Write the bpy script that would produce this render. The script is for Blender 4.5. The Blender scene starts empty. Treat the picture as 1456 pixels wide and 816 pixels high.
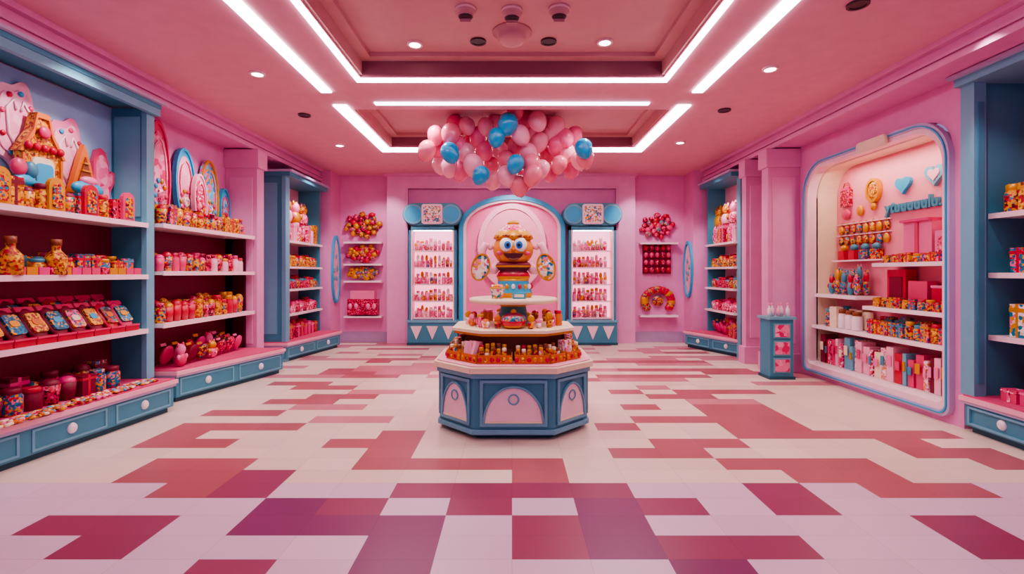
import bpy, bmesh, math, random
from mathutils import Matrix, Vector
random.seed(7)
R=random.Random(11)
H=1.6; F=700.0
WX=4.65; CZ=3.856; BY=11.4
scene=bpy.context.scene
scene.view_settings.view_transform='AgX'
scene.view_settings.look='AgX - Medium High Contrast'
scene.view_settings.exposure=0.28

def W(px,py,d):
    return Vector(((px-728)*d/F, d, H-(py-388)*d/F))

# ------------------------------------------------------------ materials
MATS={}
def srgb(c):
    return tuple(((v/255)/12.92 if v/255<=0.04045 else (((v/255)+0.055)/1.055)**2.4) for v in c)+(1,)
def mat(name,col,rough=0.5,metal=0,var=0.03,scale=6,bump=0,coat=0):
    m=bpy.data.materials.new(name); m.use_nodes=True
    nt=m.node_tree; b=nt.nodes['Principled BSDF']
    b.inputs['Roughness'].default_value=rough; b.inputs['Metallic'].default_value=metal
    b.inputs['Coat Weight'].default_value=coat
    c=srgb(col)
    tc=nt.nodes.new('ShaderNodeTexCoord'); n=nt.nodes.new('ShaderNodeTexNoise'); n.inputs['Scale'].default_value=scale
    nt.links.new(tc.outputs['Object'],n.inputs['Vector'])
    r=nt.nodes.new('ShaderNodeValToRGB')
    r.color_ramp.elements[0].position=0.3; r.color_ramp.elements[1].position=0.7
    r.color_ramp.elements[0].color=tuple(v*(1-var) for v in c[:3])+(1,)
    r.color_ramp.elements[1].color=tuple(min(1,v*(1+var)) for v in c[:3])+(1,)
    nt.links.new(n.outputs['Fac'],r.inputs['Fac']); nt.links.new(r.outputs['Color'],b.inputs['Base Color'])
    MATS[name]=m; return m
def pat(name,cols,scale=30,rough=0.35,emit=0):
    m=bpy.data.materials.new(name); m.use_nodes=True
    nt=m.node_tree; b=nt.nodes['Principled BSDF']; b.inputs['Roughness'].default_value=rough
    tc=nt.nodes.new('ShaderNodeTexCoord'); v=nt.nodes.new('ShaderNodeTexVoronoi'); v.inputs['Scale'].default_value=scale
    nt.links.new(tc.outputs['Object'],v.inputs['Vector'])
    s=nt.nodes.new('ShaderNodeSeparateColor'); nt.links.new(v.outputs['Color'],s.inputs['Color'])
    r=nt.nodes.new('ShaderNodeValToRGB'); r.color_ramp.interpolation='CONSTANT'
    el=r.color_ramp.elements
    while len(el)<len(cols): el.new(0.5)
    for i,c in enumerate(cols):
        el[i].position=i/len(cols)
    for i,c in enumerate(cols):
        el[i].color=srgb(c)
    nt.links.new(s.outputs['Red'],r.inputs['Fac']); nt.links.new(r.outputs['Color'],b.inputs['Base Color'])
    MATS[name]=m; return m
def emi(name,col,s):
    m=bpy.data.materials.new(name); m.use_nodes=True
    b=m.node_tree.nodes['Principled BSDF']; b.inputs['Base Color'].default_value=srgb(col)
    b.inputs['Emission Color'].default_value=srgb(col); b.inputs['Emission Strength'].default_value=s
    MATS[name]=m; return m
def tile(name,col,rough=0.3):
    m=bpy.data.materials.new(name); m.use_nodes=True
    nt=m.node_tree; b=nt.nodes['Principled BSDF']; b.inputs['Roughness'].default_value=rough
    tc=nt.nodes.new('ShaderNodeTexCoord'); br=nt.nodes.new('ShaderNodeTexBrick')
    br.offset=0; br.offset_frequency=2
    br.inputs['Scale'].default_value=1; br.inputs['Brick Width'].default_value=0.437; br.inputs['Row Height'].default_value=0.25
    br.inputs['Mortar Size'].default_value=0.002; br.inputs['Mortar Smooth'].default_value=0.2
    c=srgb(col)
    br.inputs['Color1'].default_value=c; br.inputs['Color2'].default_value=tuple(v*0.9 for v in c[:3])+(1,)
    br.inputs['Mortar'].default_value=tuple(v*0.72 for v in c[:3])+(1,)
    nt.links.new(tc.outputs['Object'],br.inputs['Vector'])
    nt.links.new(br.outputs['Color'],b.inputs['Base Color'])
    MATS[name]=m
mat('wall_pink',(230,146,196),0.6)
mat('wall_light',(236,160,204),0.55)
mat('trim_pink',(228,152,196),0.45)
mat('ceil_pink',(230,162,180),0.6)
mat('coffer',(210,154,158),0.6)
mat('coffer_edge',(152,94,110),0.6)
mat('teal',(72,142,162),0.4); mat('teal_l',(114,172,190),0.4); mat('teal_d',(34,86,102),0.45); mat('teal_sky',(60,170,208),0.35)
mat('lilac_trim',(196,176,208),0.35); mat('base_grey',(180,150,184),0.5)
mat('cream',(246,222,190),0.4); mat('white_sh',(248,228,232),0.35); mat('pinkwhite',(248,208,216),0.4)
mat('maroon',(126,22,50),0.5); mat('darkred',(84,14,34),0.5); mat('red',(200,24,56),0.3,coat=.3); mat('rose',(222,68,114),0.35)
mat('pinkrug',(212,76,120),0.6); mat('hotpink',(228,52,130),0.3,coat=.3); mat('pink',(242,126,172),0.35); mat('pinkpale',(248,176,196),0.35)
mat('gold',(220,154,44),0.35,0.25); mat('orange',(218,116,44),0.4); mat('face',(238,150,54),0.35,coat=.3); mat('brown',(136,72,38),0.5); mat('black',(24,18,22),0.4)
mat('white',(252,250,248),0.3); mat('blue',(20,120,214),0.2,coat=.5); mat('alc_pink',(240,142,160),0.55)
mat('b_pink',(244,112,156),0.22,coat=.3); mat('b_pale',(250,164,186),0.22,coat=.3); mat('b_peach',(238,124,146),0.22,coat=.3); mat('b_teal',(36,160,206),0.22,coat=.3)
mat('skyback',(160,196,228),0.5); mat('glass_pink',(240,180,194),0.15,coat=.5)
mat('darkfix',(70,40,52),0.4)
cR=(190,20,46);cG=(226,156,34);cT=(26,126,156);cP=(238,104,150);cD=(84,10,30);cC=(244,205,160);cH=(222,40,106);cW=(252,232,236)
pat('p_redgold',[cR,cG,cD,cG,cR,cG,cT],48)
pat('p_gold',[cG,(184,104,20),(240,188,74),cG,cR,(126,60,18)],55)
pat('p_pink',[cP,cH,cW,cP,cR,cP],46)
pat('p_teal',[cT,cG,cT,(14,86,126),cR,cP],48)
pat('p_red',[cR,cD,cH,cR,cP],55)
pat('p_multi',[cT,cG,cR,cP,cG,cH,(50,50,120)],42)
pat('p_big',[cP,(248,156,186),cH,(242,136,176),(246,126,168)],14)
pat('p_bigblue',[(90,190,226),cG,(40,140,190),(130,206,234),cP,(90,190,226)],20)
pat('p_pale',[(248,166,192),(246,154,184),(250,182,204)],10)
pat('p_floral',[cW,cG,cP,cT,cC,cW],32)
pat('p_candy',[cD,cG,cR,cT,cD,(120,60,24)],42)
pat('p_tealgold',[(20,80,114),cG,cT,(20,80,114),cT],60)
pat('p_white',[cW,(250,186,206),cP,cW,(250,196,214),cG],50)
emi('strip',(255,240,250),9.5); emi('cove',(235,232,255),6.0); emi('lamp',(255,236,210),14); emi('backlit',(255,170,200),1.2)
tile('t_cream',(242,216,196)); tile('t_cream_light_tint',(230,198,214)); tile('t_rose',(184,98,106)); tile('t_pink',(212,134,142)); tile('t_mag',(158,70,100)); tile('t_pur',(140,60,106))  # lilac front tiles: purplish light tint painted into the tile colour

# ------------------------------------------------------------ mesh builder
class MB:
    def __init__(s): s.v=[];s.f=[];s.m=[];s.sm=[];s.names=[];s.M=Matrix.Identity(4)
    def mi(s,n):
        if n not in s.names: s.names.append(n)
        return s.names.index(n)
    def add(s,vs,fs,m,smooth=False,X=None):
        o=len(s.v); T=s.M@X if X is not None else s.M
        for v in vs: s.v.append(T@Vector(v))
        k=s.mi(m) if isinstance(m,str) else None
        for i,f in enumerate(fs):
            s.f.append([a+o for a in f]); s.m.append(k if k is not None else s.mi(m[i])); s.sm.append(smooth)
    def box(s,x0,x1,y0,y1,z0,z1,m,X=None):
        vs=[(x,y,z) for z in(z0,z1) for y in(y0,y1) for x in(x0,x1)]
        s.add(vs,[(0,2,3,1),(4,5,7,6),(0,1,5,4),(2,6,7,3),(0,4,6,2),(1,3,7,5)],m,X=X)
    def cbox(s,c,sz,m,rz=0,rx=0,ry=0):
        X=Matrix.Translation(c)@Matrix.Rotation(rz,4,'Z')@Matrix.Rotation(ry,4,'Y')@Matrix.Rotation(rx,4,'X')
        a,b,d=sz[0]/2,sz[1]/2,sz[2]/2
        s.box(-a,a,-b,b,-d,d,m,X=X)
    def lathe(s,c,prof,m,seg=12,X=None,sx=1,sy=1):
        T=Matrix.Translation(c)
        if X is not None: T=T@X
        vs=[];fs=[];ms=[]
        n=len(prof)
        for (r,z) in prof:
            for i in range(seg):
                a=2*math.pi*i/seg; vs.append((r*math.cos(a)*sx,r*math.sin(a)*sy,z))
        for j in range(n-1):
            for i in range(seg):
                k=(i+1)%seg
                fs.append((j*seg+i,j*seg+k,(j+1)*seg+k,(j+1)*seg+i)); ms.append(m if isinstance(m,str) else m[j])
        fs.append(tuple(range(seg))[::-1]); ms.append(m if isinstance(m,str) else m[0])
        fs.append(tuple((n-1)*seg+i for i in range(seg))); ms.append(m if isinstance(m,str) else m[-1])
        s.add(vs,fs,ms,True,X=T); s.sm[-1]=False; s.sm[-2]=False
    def ell(s,c,r,m,seg=12,rings=8,X=None):
        T=Matrix.Translation(c)
        if X is not None: T=T@X
        vs=[(0,0,-r[2])];fs=[]
        for j in range(1,rings):
            p=-math.pi/2+math.pi*j/rings
            for i in range(seg):
                a=2*math.pi*i/seg; vs.append((r[0]*math.cos(p)*math.cos(a),r[1]*math.cos(p)*math.sin(a),r[2]*math.sin(p)))
        vs.append((0,0,r[2])); t=len(vs)-1
        for i in range(seg):
            k=(i+1)%seg
            fs.append((0,1+k,1+i))
            for j in range(rings-2): fs.append((1+j*seg+i,1+j*seg+k,1+(j+1)*seg+k,1+(j+1)*seg+i))
            fs.append((t,1+(rings-2)*seg+i,1+(rings-2)*seg+k))
        s.add(vs,fs,m,True,X=T)
    def tube(s,pts,rads,m,seg=10):
        vs=[];fs=[];n=len(pts)
        P=[Vector(p) for p in pts]
        for i,p in enumerate(P):
            t=(P[min(i+1,n-1)]-P[max(i-1,0)]).normalized()
            a=t.cross(Vector((0,1,0)));
            if a.length<.01: a=t.cross(Vector((1,0,0)))
            a.normalize(); b=t.cross(a)
            for k in range(seg):
                q=2*math.pi*k/seg; vs.append(tuple(p+(a*math.cos(q)+b*math.sin(q))*rads[i]))
        for i in range(n-1):
            for k in range(seg):
                l=(k+1)%seg; fs.append((i*seg+k,i*seg+l,(i+1)*seg+l,(i+1)*seg+k))
        fs.append(tuple(range(seg))); fs.append(tuple((n-1)*seg+k for k in range(seg)))
        s.add(vs,fs,m,True)
    def prism(s,pts,d0,d1,m,X=None):
        n=len(pts)
        vs=[(p[0],d0,p[1]) for p in pts]+[(p[0],d1,p[1]) for p in pts]
        fs=[tuple(range(n)),tuple(range(2*n-1,n-1,-1))]+[(i,(i+1)%n,n+(i+1)%n,n+i) for i in range(n)]
        s.add(vs,fs,m,X=X)
    def ring(s,po,pi,d0,d1,m,X=None,closed=True):
        n=len(po); vs=[]
        for P,d in((po,d0),(pi,d0),(po,d1),(pi,d1)): vs+= [(p[0],d,p[1]) for p in P]
        fs=[]
        for i in range(n if closed else n-1):
            k=(i+1)%n
            fs+=[(i,k,n+k,n+i),(2*n+i,3*n+i,3*n+k,2*n+k),(i,2*n+i,2*n+k,k),(n+i,n+k,3*n+k,3*n+i)]
        if not closed:
            fs+=[(0,n,3*n,2*n),(n-1,2*n-1,4*n-1,3*n-1)]
        s.add(vs,fs,m,X=X)
    def slab(s,pts,z0,z1,m):
        n=len(pts)
        vs=[(p[0],p[1],z0) for p in pts]+[(p[0],p[1],z1) for p in pts]
        fs=[tuple(range(n))[::-1],tuple(range(n,2*n))]+[(i,(i+1)%n,n+(i+1)%n,n+i) for i in range(n)]
        s.add(vs,fs,m)
    def build(s,name,parent=None,bevel=0):
        me=bpy.data.meshes.new(name); me.from_pydata([tuple(v) for v in s.v],[],s.f)
        for n in s.names: me.materials.append(MATS[n])
        me.polygons.foreach_set('material_index',s.m); me.polygons.foreach_set('use_smooth',s.sm)
        bm=bmesh.new(); bm.from_mesh(me); bmesh.ops.recalc_face_normals(bm,faces=bm.faces); bm.to_mesh(me); bm.free()
        o=bpy.data.objects.new(name,me); scene.collection.objects.link(o)
        if parent: o.parent=parent
        if bevel:
            b=o.modifiers.new('bevel','BEVEL'); b.width=bevel; b.segments=2; b.limit_method='ANGLE'
        return o
def empty(name):
    e=bpy.data.objects.new(name,None); scene.collection.objects.link(e); return e
def ellpts(cx,cz,a,b,n=28,a0=0,a1=2*math.pi,closed=True):
    k=n if closed else n-1
    return [(cx+a*math.cos(a0+(a1-a0)*i/k),cz+b*math.sin(a0+(a1-a0)*i/k)) for i in range(n)]
def rrect(x0,x1,z0,z1,r,n=8,rb=None):
    rb=r if rb is None else rb
    P=[]
    for cx,cz,a,rr in((x1-r,z1-r,0,r),(x0+r,z1-r,90,r),(x0+rb,z0+rb,180,rb),(x1-rb,z0+rb,270,rb)):
        for i in range(n+1):
            t=math.radians(a+90*i/n); P.append((cx+rr*math.cos(t),cz+rr*math.sin(t)))
    return P

# ------------------------------------------------------------ floor
TW=0.437
rows={
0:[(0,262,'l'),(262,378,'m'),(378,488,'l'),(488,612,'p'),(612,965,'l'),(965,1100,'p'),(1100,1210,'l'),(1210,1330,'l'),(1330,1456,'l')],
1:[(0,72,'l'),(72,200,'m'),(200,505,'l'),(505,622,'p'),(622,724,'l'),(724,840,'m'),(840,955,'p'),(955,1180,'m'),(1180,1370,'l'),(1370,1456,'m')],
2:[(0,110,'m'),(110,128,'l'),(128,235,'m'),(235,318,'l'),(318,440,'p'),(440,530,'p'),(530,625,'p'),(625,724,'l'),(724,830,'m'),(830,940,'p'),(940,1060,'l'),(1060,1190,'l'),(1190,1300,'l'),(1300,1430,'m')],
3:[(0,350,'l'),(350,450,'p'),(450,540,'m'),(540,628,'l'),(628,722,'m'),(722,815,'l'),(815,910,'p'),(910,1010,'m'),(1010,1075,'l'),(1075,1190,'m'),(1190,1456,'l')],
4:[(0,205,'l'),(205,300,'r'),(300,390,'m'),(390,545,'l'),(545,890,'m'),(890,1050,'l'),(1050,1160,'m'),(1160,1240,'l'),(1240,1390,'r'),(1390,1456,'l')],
5:[(0,175,'c'),(175,330,'r'),(330,405,'m'),(405,720,'c'),(720,800,'r'),(800,1160,'c'),(1160,1320,'r'),(1320,1456,'c')],
6:[(0,215,'c'),(215,360,'r'),(360,500,'c'),(500,795,'r'),(795,1010,'c'),(1010,1280,'r'),(1280,1380,'c'),(1380,1456,'r')],
7:[(0,505,'c'),(505,580,'r'),(580,890,'c'),(890,980,'r'),(980,1300,'c'),(1300,1456,'r')],
8:[(0,190,'c'),(190,335,'r'),(335,465,'c'),(465,620,'r'),(620,895,'c'),(895,1060,'r'),(1060,1270,'c'),(1270,1345,'r')],
9:[(0,220,'c'),(220,300,'r'),(300,520,'c'),(520,600,'r'),(600,1060,'c'),(1060,1330,'r')],
10:[(0,240,'c'),(240,430,'r'),(430,850,'c'),(850,900,'r'),(900,1050,'c'),(1050,1120,'r')],
11:[(0,450,'c'),(450,560,'k'),(560,880,'c'),(880,990,'r'),(990,1040,'c'),(1040,1110,'r')],
12:[(300,420,'r'),(1010,1100,'r')],13:[(440,540,'k'),(870,930,'r'),(990,1070,'r')],14:[(380,470,'r'),(960,1080,'k')],
15:[(430,560,'r'),(900,1000,'r')],16:[(510,600,'k'),(860,920,'r'),(980,1120,'r')],17:[(400,520,'r'),(900,960,'k')]}
nm={'l':'t_cream_light_tint','m':'t_mag','p':'t_pur','r':'t_rose','c':'t_cream','k':'t_pink'}
mb=MB()
mb.box(-5.4,5.4,-1.5,11.6,-0.1,-0.004,'t_cream')
rr=random.Random(5)
for i in range(-16,36):
    y0=2.5+0.25*i; y1=y0+0.25
    if y0>=11.4: break
    yc=(y0+y1)/2
    run=None;left=0
    for c in range(-13,13):
        x0=c*TW;x1=x0+TW
        if x0<-5.4 or x1>5.4+0.3: continue
        x1=min(x1,5.4)
        t='l' if i<4 else 'c'  # front rows default to the tile with the light tint painted in
        if i in rows:
            px=728+(c+.5)*TW*F/yc
            for a,b,k in rows[i]:
                if a<=px<b: t=k
        else:
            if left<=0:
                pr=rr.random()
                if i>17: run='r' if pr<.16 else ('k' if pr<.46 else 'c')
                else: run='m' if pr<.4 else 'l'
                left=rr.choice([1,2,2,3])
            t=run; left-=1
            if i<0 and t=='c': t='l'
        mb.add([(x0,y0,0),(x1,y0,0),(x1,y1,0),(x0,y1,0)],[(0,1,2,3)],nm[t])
floor=mb.build('floor')

# ------------------------------------------------------------ walls
mb=MB(); mb.box(-WX,WX,BY,BY+.15,0,4.3,'wall_pink'); mb.build('wall_back')
mb=MB(); mb.box(-WX-.15,-WX,-1.5,BY,0,4.3,'wall_pink')
mb.box(-WX,-3.98,10.8,BY,0,CZ,'wall_pink')
mb.build('wall_left')
AY0,AY1,AZ0,AZ1=5.2,7.75,0.1,3.27
mb=MB()
def wquad(m,y0,y1,z0,z1): m.box(WX,WX+.12,y0,y1,z0,z1,'wall_pink')
wquad(mb,AY1,BY,0,4.3); wquad(mb,5.1,AY1,AZ1,4.3); wquad(mb,5.1,AY1,0,AZ0); wquad(mb,5.1,AY0,AZ0,AZ1)
for (yy,sg) in((AY0,1),(AY1,-1)):
    pts=[(yy,AZ1),(yy+sg*.3,AZ1)]+[(yy+sg*(.32-.32*math.sin(t*math.pi/16)),AZ1-.32+.32*math.cos(t*math.pi/16)) for t in range(1,9)]
    mb.prism(pts,.0,.1,'wall_pink',X=Matrix(((0,1,0,WX),(1,0,0,0),(0,0,1,0),(0,0,0,1))))
mb.box(5.2,5.35,-1.5,5.1,0,4.3,'wall_pink')
mb.box(WX,5.35,5.06,5.1,0,4.3,'wall_pink')
mb.box(3.98,WX,10.8,BY,0,CZ,'wall_pink')
mb.build('wall_right')
for sgn,nme in((-1,'trim_1'),(1,'trim_2')):
    mb=MB()
    def bx(xa,xb,y0,y1,z0,z1,m):
        a,b=sorted((sgn*xa,sgn*xb)); mb.box(a,b,y0,y1,z0,z1,m)
    bx(4.2,WX if sgn<0 else 5.2,-1.5,BY,3.62,CZ,'wall_pink')
    bx(4.16,4.2,-1.5,BY,3.60,3.66,'trim_pink'); bx(4.17,4.2,-1.5,BY,3.69,3.72,'trim_pink'); bx(4.13,4.2,-1.5,BY,3.80,CZ,'trim_pink')
    mb.build(nme)
k=3
for sgn,ys in((-1,[(7.98,8.2)]),(1,[(7.95,8.15),(8.7,8.85)])):
    for y0,y1 in ys:
        mb=MB()
        a,b=sorted((sgn*4.13,sgn*WX)); mb.box(a,b,y0,y1,0.0,3.6,'trim_pink')
        a,b=sorted((sgn*4.09,sgn*WX)); mb.box(a,b,y0-.04,y1+.04,3.3,3.6,'trim_pink'); mb.box(a,b,y0-.04,y1+.04,0,.3,'trim_pink')
        mb.box(min(sgn*4.2,sgn*4.58),max(sgn*4.2,sgn*4.58),y0-.015,y0,0.45,3.15,'wall_light')
        mb.build('trim_%d'%k,bevel=.008); k+=1
mb=MB(); mb.box(-3.98,-2.84,BY-.03,BY,0,.24,'base_grey'); mb.box(2.8,3.98,BY-.03,BY,0,.24,'base_grey')
mb.build('baseboard_back')
mb=MB(); mb.box(-3.98,-3.95,10.8,BY-.03,0,.22,'base_grey'); mb.box(-4.65,-4.62,8.2,8.8,0,.22,'base_grey'); mb.build('baseboard_left')
mb=MB(); mb.box(3.95,3.98,10.8,BY-.03,0,.22,'base_grey'); mb.box(4.62,4.65,8.15,8.7,0,.22,'base_grey'); mb.build('baseboard_right')

# ------------------------------------------------------------ ceiling
mb=MB(); T=4.3; RZ=4.08
C1=(1.75,1.0,5.68); C2=(2.18,6.8,8.85)
mb.box(-WX,-C2[0],-1.5,BY,CZ,T,'ceil_pink'); mb.box(C2[0],5.2,-1.5,BY,CZ,T,'ceil_pink')
mb.box(-C2[0],C2[0],-1.5,C1[1],CZ,T,'ceil_pink'); mb.box(-C2[0],C2[0],C1[2],C2[1],CZ,T,'ceil_pink'); mb.box(-C2[0],C2[0],C2[2],BY,CZ,T,'ceil_pink')
mb.box(-C2[0],-C1[0],C1[1],C1[2],CZ,T,'ceil_pink'); mb.box(C1[0],C2[0],C1[1],C1[2],CZ,T,'ceil_pink')
for (hx,y0,y1) in(C1,C2):
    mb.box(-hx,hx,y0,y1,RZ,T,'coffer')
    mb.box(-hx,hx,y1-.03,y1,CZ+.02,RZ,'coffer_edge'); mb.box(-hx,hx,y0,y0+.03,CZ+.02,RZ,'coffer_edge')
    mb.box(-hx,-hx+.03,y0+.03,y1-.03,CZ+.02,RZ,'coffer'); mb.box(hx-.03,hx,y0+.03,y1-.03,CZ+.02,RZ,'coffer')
    s=.12
    mb.box(-hx+.03,hx-.03,y1-.03-s,y1-.03,RZ-.05,RZ,'coffer'); mb.box(-hx+.03,hx-.03,y0+.03,y0+.03+s,RZ-.05,RZ,'coffer')
    mb.box(-hx+.03,-hx+.03+s,y0+.15,y1-.15,RZ-.05,RZ,'coffer'); mb.box(hx-.03-s,hx-.03,y0+.15,y1-.15,RZ-.05,RZ,'coffer')
mb.build('ceiling')
def strips(name,lst,m):
    mb=MB()
    for x0,x1,y0,y1 in lst: mb.box(x0,x1,y0,y1,CZ-.018,CZ-.001,m)
    mb.build(name)
strips('linear_ceiling_light',[(-2.37,-2.24,-0.5,6.12)],'strip')
strips('linear_ceiling_light',[(2.24,2.37,-0.5,6.12)],'strip')
strips('cove_light_frame',[(-1.82,-1.76,1.0,5.70),(1.76,1.82,1.0,5.70),(-1.82,1.82,5.70,5.79)],'strip')
strips('cove_light_frame',[(-2.40,-2.22,6.6,8.87),(2.22,2.40,6.6,8.87),(-2.40,2.40,8.87,9.13)],'strip')
strips('linear_ceiling_light',[(-1.82,1.82,6.5,6.58)],'cove')
def spot(loc,e,size=120,col=(1,.9,.88),rad=.05,tgt=None,blend=.6):
    l=bpy.data.lights.new('spot_lamp','SPOT'); l.energy=e; l.spot_size=math.radians(size); l.spot_blend=blend; l.color=col; l.shadow_soft_size=rad
    o=bpy.data.objects.new('spot_lamp',l); scene.collection.objects.link(o); o.location=loc
    if tgt is not None:
        d=Vector(tgt)-Vector(loc); o.rotation_euler=d.to_track_quat('-Z','Y').to_euler()
    return o
def dl(x,d,z,on=True,e=60,r=.085,col=(1,.9,.88)):
    p=empty('ceiling_downlight')
    mb=MB(); mb.ring(ellpts(0,0,r,r,20),ellpts(0,0,r*.72,r*.72,20),0,.02,'pinkwhite' if on else 'darkfix',X=Matrix.Translation((x,d,z-.0))@Matrix.Rotation(math.radians(-90),4,'X'))
    mb.build('bezel',p)
    mb=MB(); mb.lathe((x,d,z-.014),[(r*.7,0),(r*.7,.012)],'lamp' if on else 'darkfix',16); mb.build('lens',p)
    if on:
        s=spot((x,d,z-.06),e,col=col); s.parent=p; s.name='bulb'
def downlight(px,py,z,on=True,e=60):
    d=(z-H)*F/(388-py); dl((px-728)*d/F,d,z,on,e)
for a in[(366,104,CZ),(590,62,RZ),(860,59,RZ),(1095,97,CZ),(483,206,CZ),(967,202,CZ),(600,148,RZ),(850,148,RZ)]: downlight(*a)
for a in[(433,163,CZ,False),(1030,156,CZ,False),(1220,5,CZ,False),(680,58,RZ,False),(780,58,RZ,False)]: downlight(*a)  # last two are small ceiling vents, drawn as unlit fixtures
for x,y in((-3.2,1.2),(3.2,1.2),(-3.2,3.2),(3.2,3.0)): dl(x,y,CZ,True,22,col=(.9,.74,1))  # added fill downlights out of view, lilac to tint the front floor
x,y,_=W(728,45,(RZ-H)*F/343)
mb=MB(); mb.lathe((x,y,RZ-.13),[(.05,0),(.12,.02),(.15,.06),(.15,.1),(.2,.11),(.2,.129)],'coffer',24); mb.build('smoke_detector')
for px,py in((662,12),(795,12),(728,14)):
    d=(RZ-H)*F/(388-py); x=(px-728)*d/F
    mb=MB(); mb.lathe((x,d,RZ-.1),[(.05,0),(.07,.02),(.07,.06),(.1,.07),(.1,.099)],['darkfix','coffer','coffer','pinkwhite','pinkwhite'],16); mb.cbox((x,d,RZ-.115),(.1,.02,.03),'coffer'); mb.build('ceiling_sprinkler')

# ------------------------------------------------------------ product makers
def jar(m,x,y,z,r,h,b,l):
    m.lathe((x,y,z),[(r*.92,0),(r,h*.06),(r,h*.68),(r*.8,h*.78),(r*.86,h*.8),(r*.86,h*.97),(r*.7,h)],[b,b,b,l,l,l],10)
def cup(m,x,y,z,r,h,b,t):
    m.lathe((x,y,z),[(r*.75,0),(r,h*.75)],b,10); m.ell((x,y,z+h*.75),(r*.95,r*.95,h*.25),t,8,6)
def bottle(m,x,y,z,r,h,b,t):
    m.lathe((x,y,z),[(r,0),(r,h*.5),(r*.4,h*.7),(r*.4,h*.82),(r*.5,h*.84),(r*.5,h)],[b,b,b,t,t],10)
def bag(m,x,y,z,w,h,b,t):
    X=Matrix.Rotation(R.uniform(-.15,.15),4,'Z')@Matrix.Rotation(.35,4,'X')
    m.ell((x,y,z+h*.47),(w*.5,w*.2,h*.44),b,10,8,X=X)
    m.cbox((x,y+h*.15,z+h*.9),(w*.5,.012,h*.12),t,rx=-.35)
def gift(m,x,y,z,w,h,b,t):
    a=R.uniform(-.12,.12)
    m.cbox((x,y,z+h/2),(w,w*.8,h),b,rz=a); m.cbox((x,y,z+h*.5+.002),(w*.18,w*.82,h+.006),t,rz=a)
    m.cbox((x,y-.001,z+h*.82),(w*1.04,w*.84,h*.12),t,rz=a)
def plush(m,x,y,z,w,h,b,t):
    m.ell((x,y,z+h*.3),(w*.42,w*.35,h*.3),b,10,7); m.ell((x,y,z+h*.7),(w*.34,w*.3,h*.24),t,10,7)
    for s in(-1,1): m.ell((x+s*w*.24,y,z+h*.9),(w*.12,w*.08,h*.1),b,6,5); m.ell((x+s*w*.38,y-.02,z+h*.4),(w*.13,w*.13,h*.12),t,6,5)
def lolli(m,x,y,z,w,h,b,t):
    m.lathe((x,y,z),[(w*.3,0),(w*.4,h*.5)],b,8); m.ell((x,y,z+h*.72),(w*.42,w*.15,h*.28),t,10,6)
KIND={'jar':(jar,.5),'cup':(cup,.5),'bottle':(bottle,.5),'bag':(bag,1),'gift':(gift,1),'plush':(plush,1),'lolli':(lolli,1)}
def fill(m,u0,u1,v0,v1,z,kinds,w,h,bodies,tops,rowsn=2,dense=1.03,jit=.15):
    for r in range(rowsn):
        v=v0+(v1-v0)*(r+.5)/rowsn
        u=u0+w*.55
        while u<u1-w*.5:
            k=R.choice(kinds); f,sc=KIND[k]
            hh=h*(1+R.uniform(-jit,jit))*(1+.12*r); ww=w*R.uniform(.88,.98)
            f(m,u,v,z+.002,ww*sc,hh,R.choice(bodies),R.choice(tops))
            u+=w*dense
def uM(side,x,y):
    return Matrix(((0,side,0,x),(1,0,0,y),(0,0,1,0),(0,0,0,1)))

def platform(parent,side,pn,pf,wallx,h=.38,name='platform'):
    def inset(d):
        return [(side*(abs(pn[0])+d),pn[1]+d),(side*(abs(pf[0])+d),pf[1]-d),(side*wallx,pf[1]-d),(side*wallx,pn[1]+d)]
    m=MB()
    m.slab(inset(.06),0,.06,'teal_d'); m.slab(inset(.02),.06,h-.09,'teal'); m.slab(inset(0),h-.09,h-.06,'lilac_trim')
    m.slab(inset(-.015),h-.06,h-.015,'pinkpale'); m.slab(inset(.01),h-.015,h,'pinkrug')
    def face(a,b):
        a=Vector((a[0],a[1],0));b=Vector((b[0],b[1],0)); L=(b-a).length; ang=math.atan2(b.y-a.y,b.x-a.x)
        X=Matrix.Translation(a)@Matrix.Rotation(ang,4,'Z')
        n=max(1,round(L/.8))
        for i in range(n):
            x0=L*i/n+.05;x1=L*(i+1)/n-.05
            m.ring([(x0,.08),(x1,.08),(x1,h-.11),(x0,h-.11)],[(x0+.02,.1),(x1-.02,.1),(x1-.02,h-.13),(x0+.02,h-.13)],-.008,.02,'teal_l',X=X)
            xc=(x0+x1)/2; zc=(h)/2-.01
            m.ell((0,0,0),(.045,.03,.05),'white_sh',12,8,X=X@Matrix.Translation((xc,0,zc)))
    P=inset(.02)
    face(P[0],P[1]); face(P[3],P[0])
    m.build(name,parent)
def shelf_slabs(parent,side,xf,xw,y0,y1,zs,th=.045):
    m=MB()
    for z in zs:
        a,b=sorted((side*xf,side*xw)); m.box(a,b,y0,y1,z-th,z-.001,'white_sh')
        a,b=sorted((side*(xf-.012),side*xf)); m.box(a,b,y0,y1,z-th-.006,z+.002,'pinkwhite')
    m.build('shelves',parent)
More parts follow.
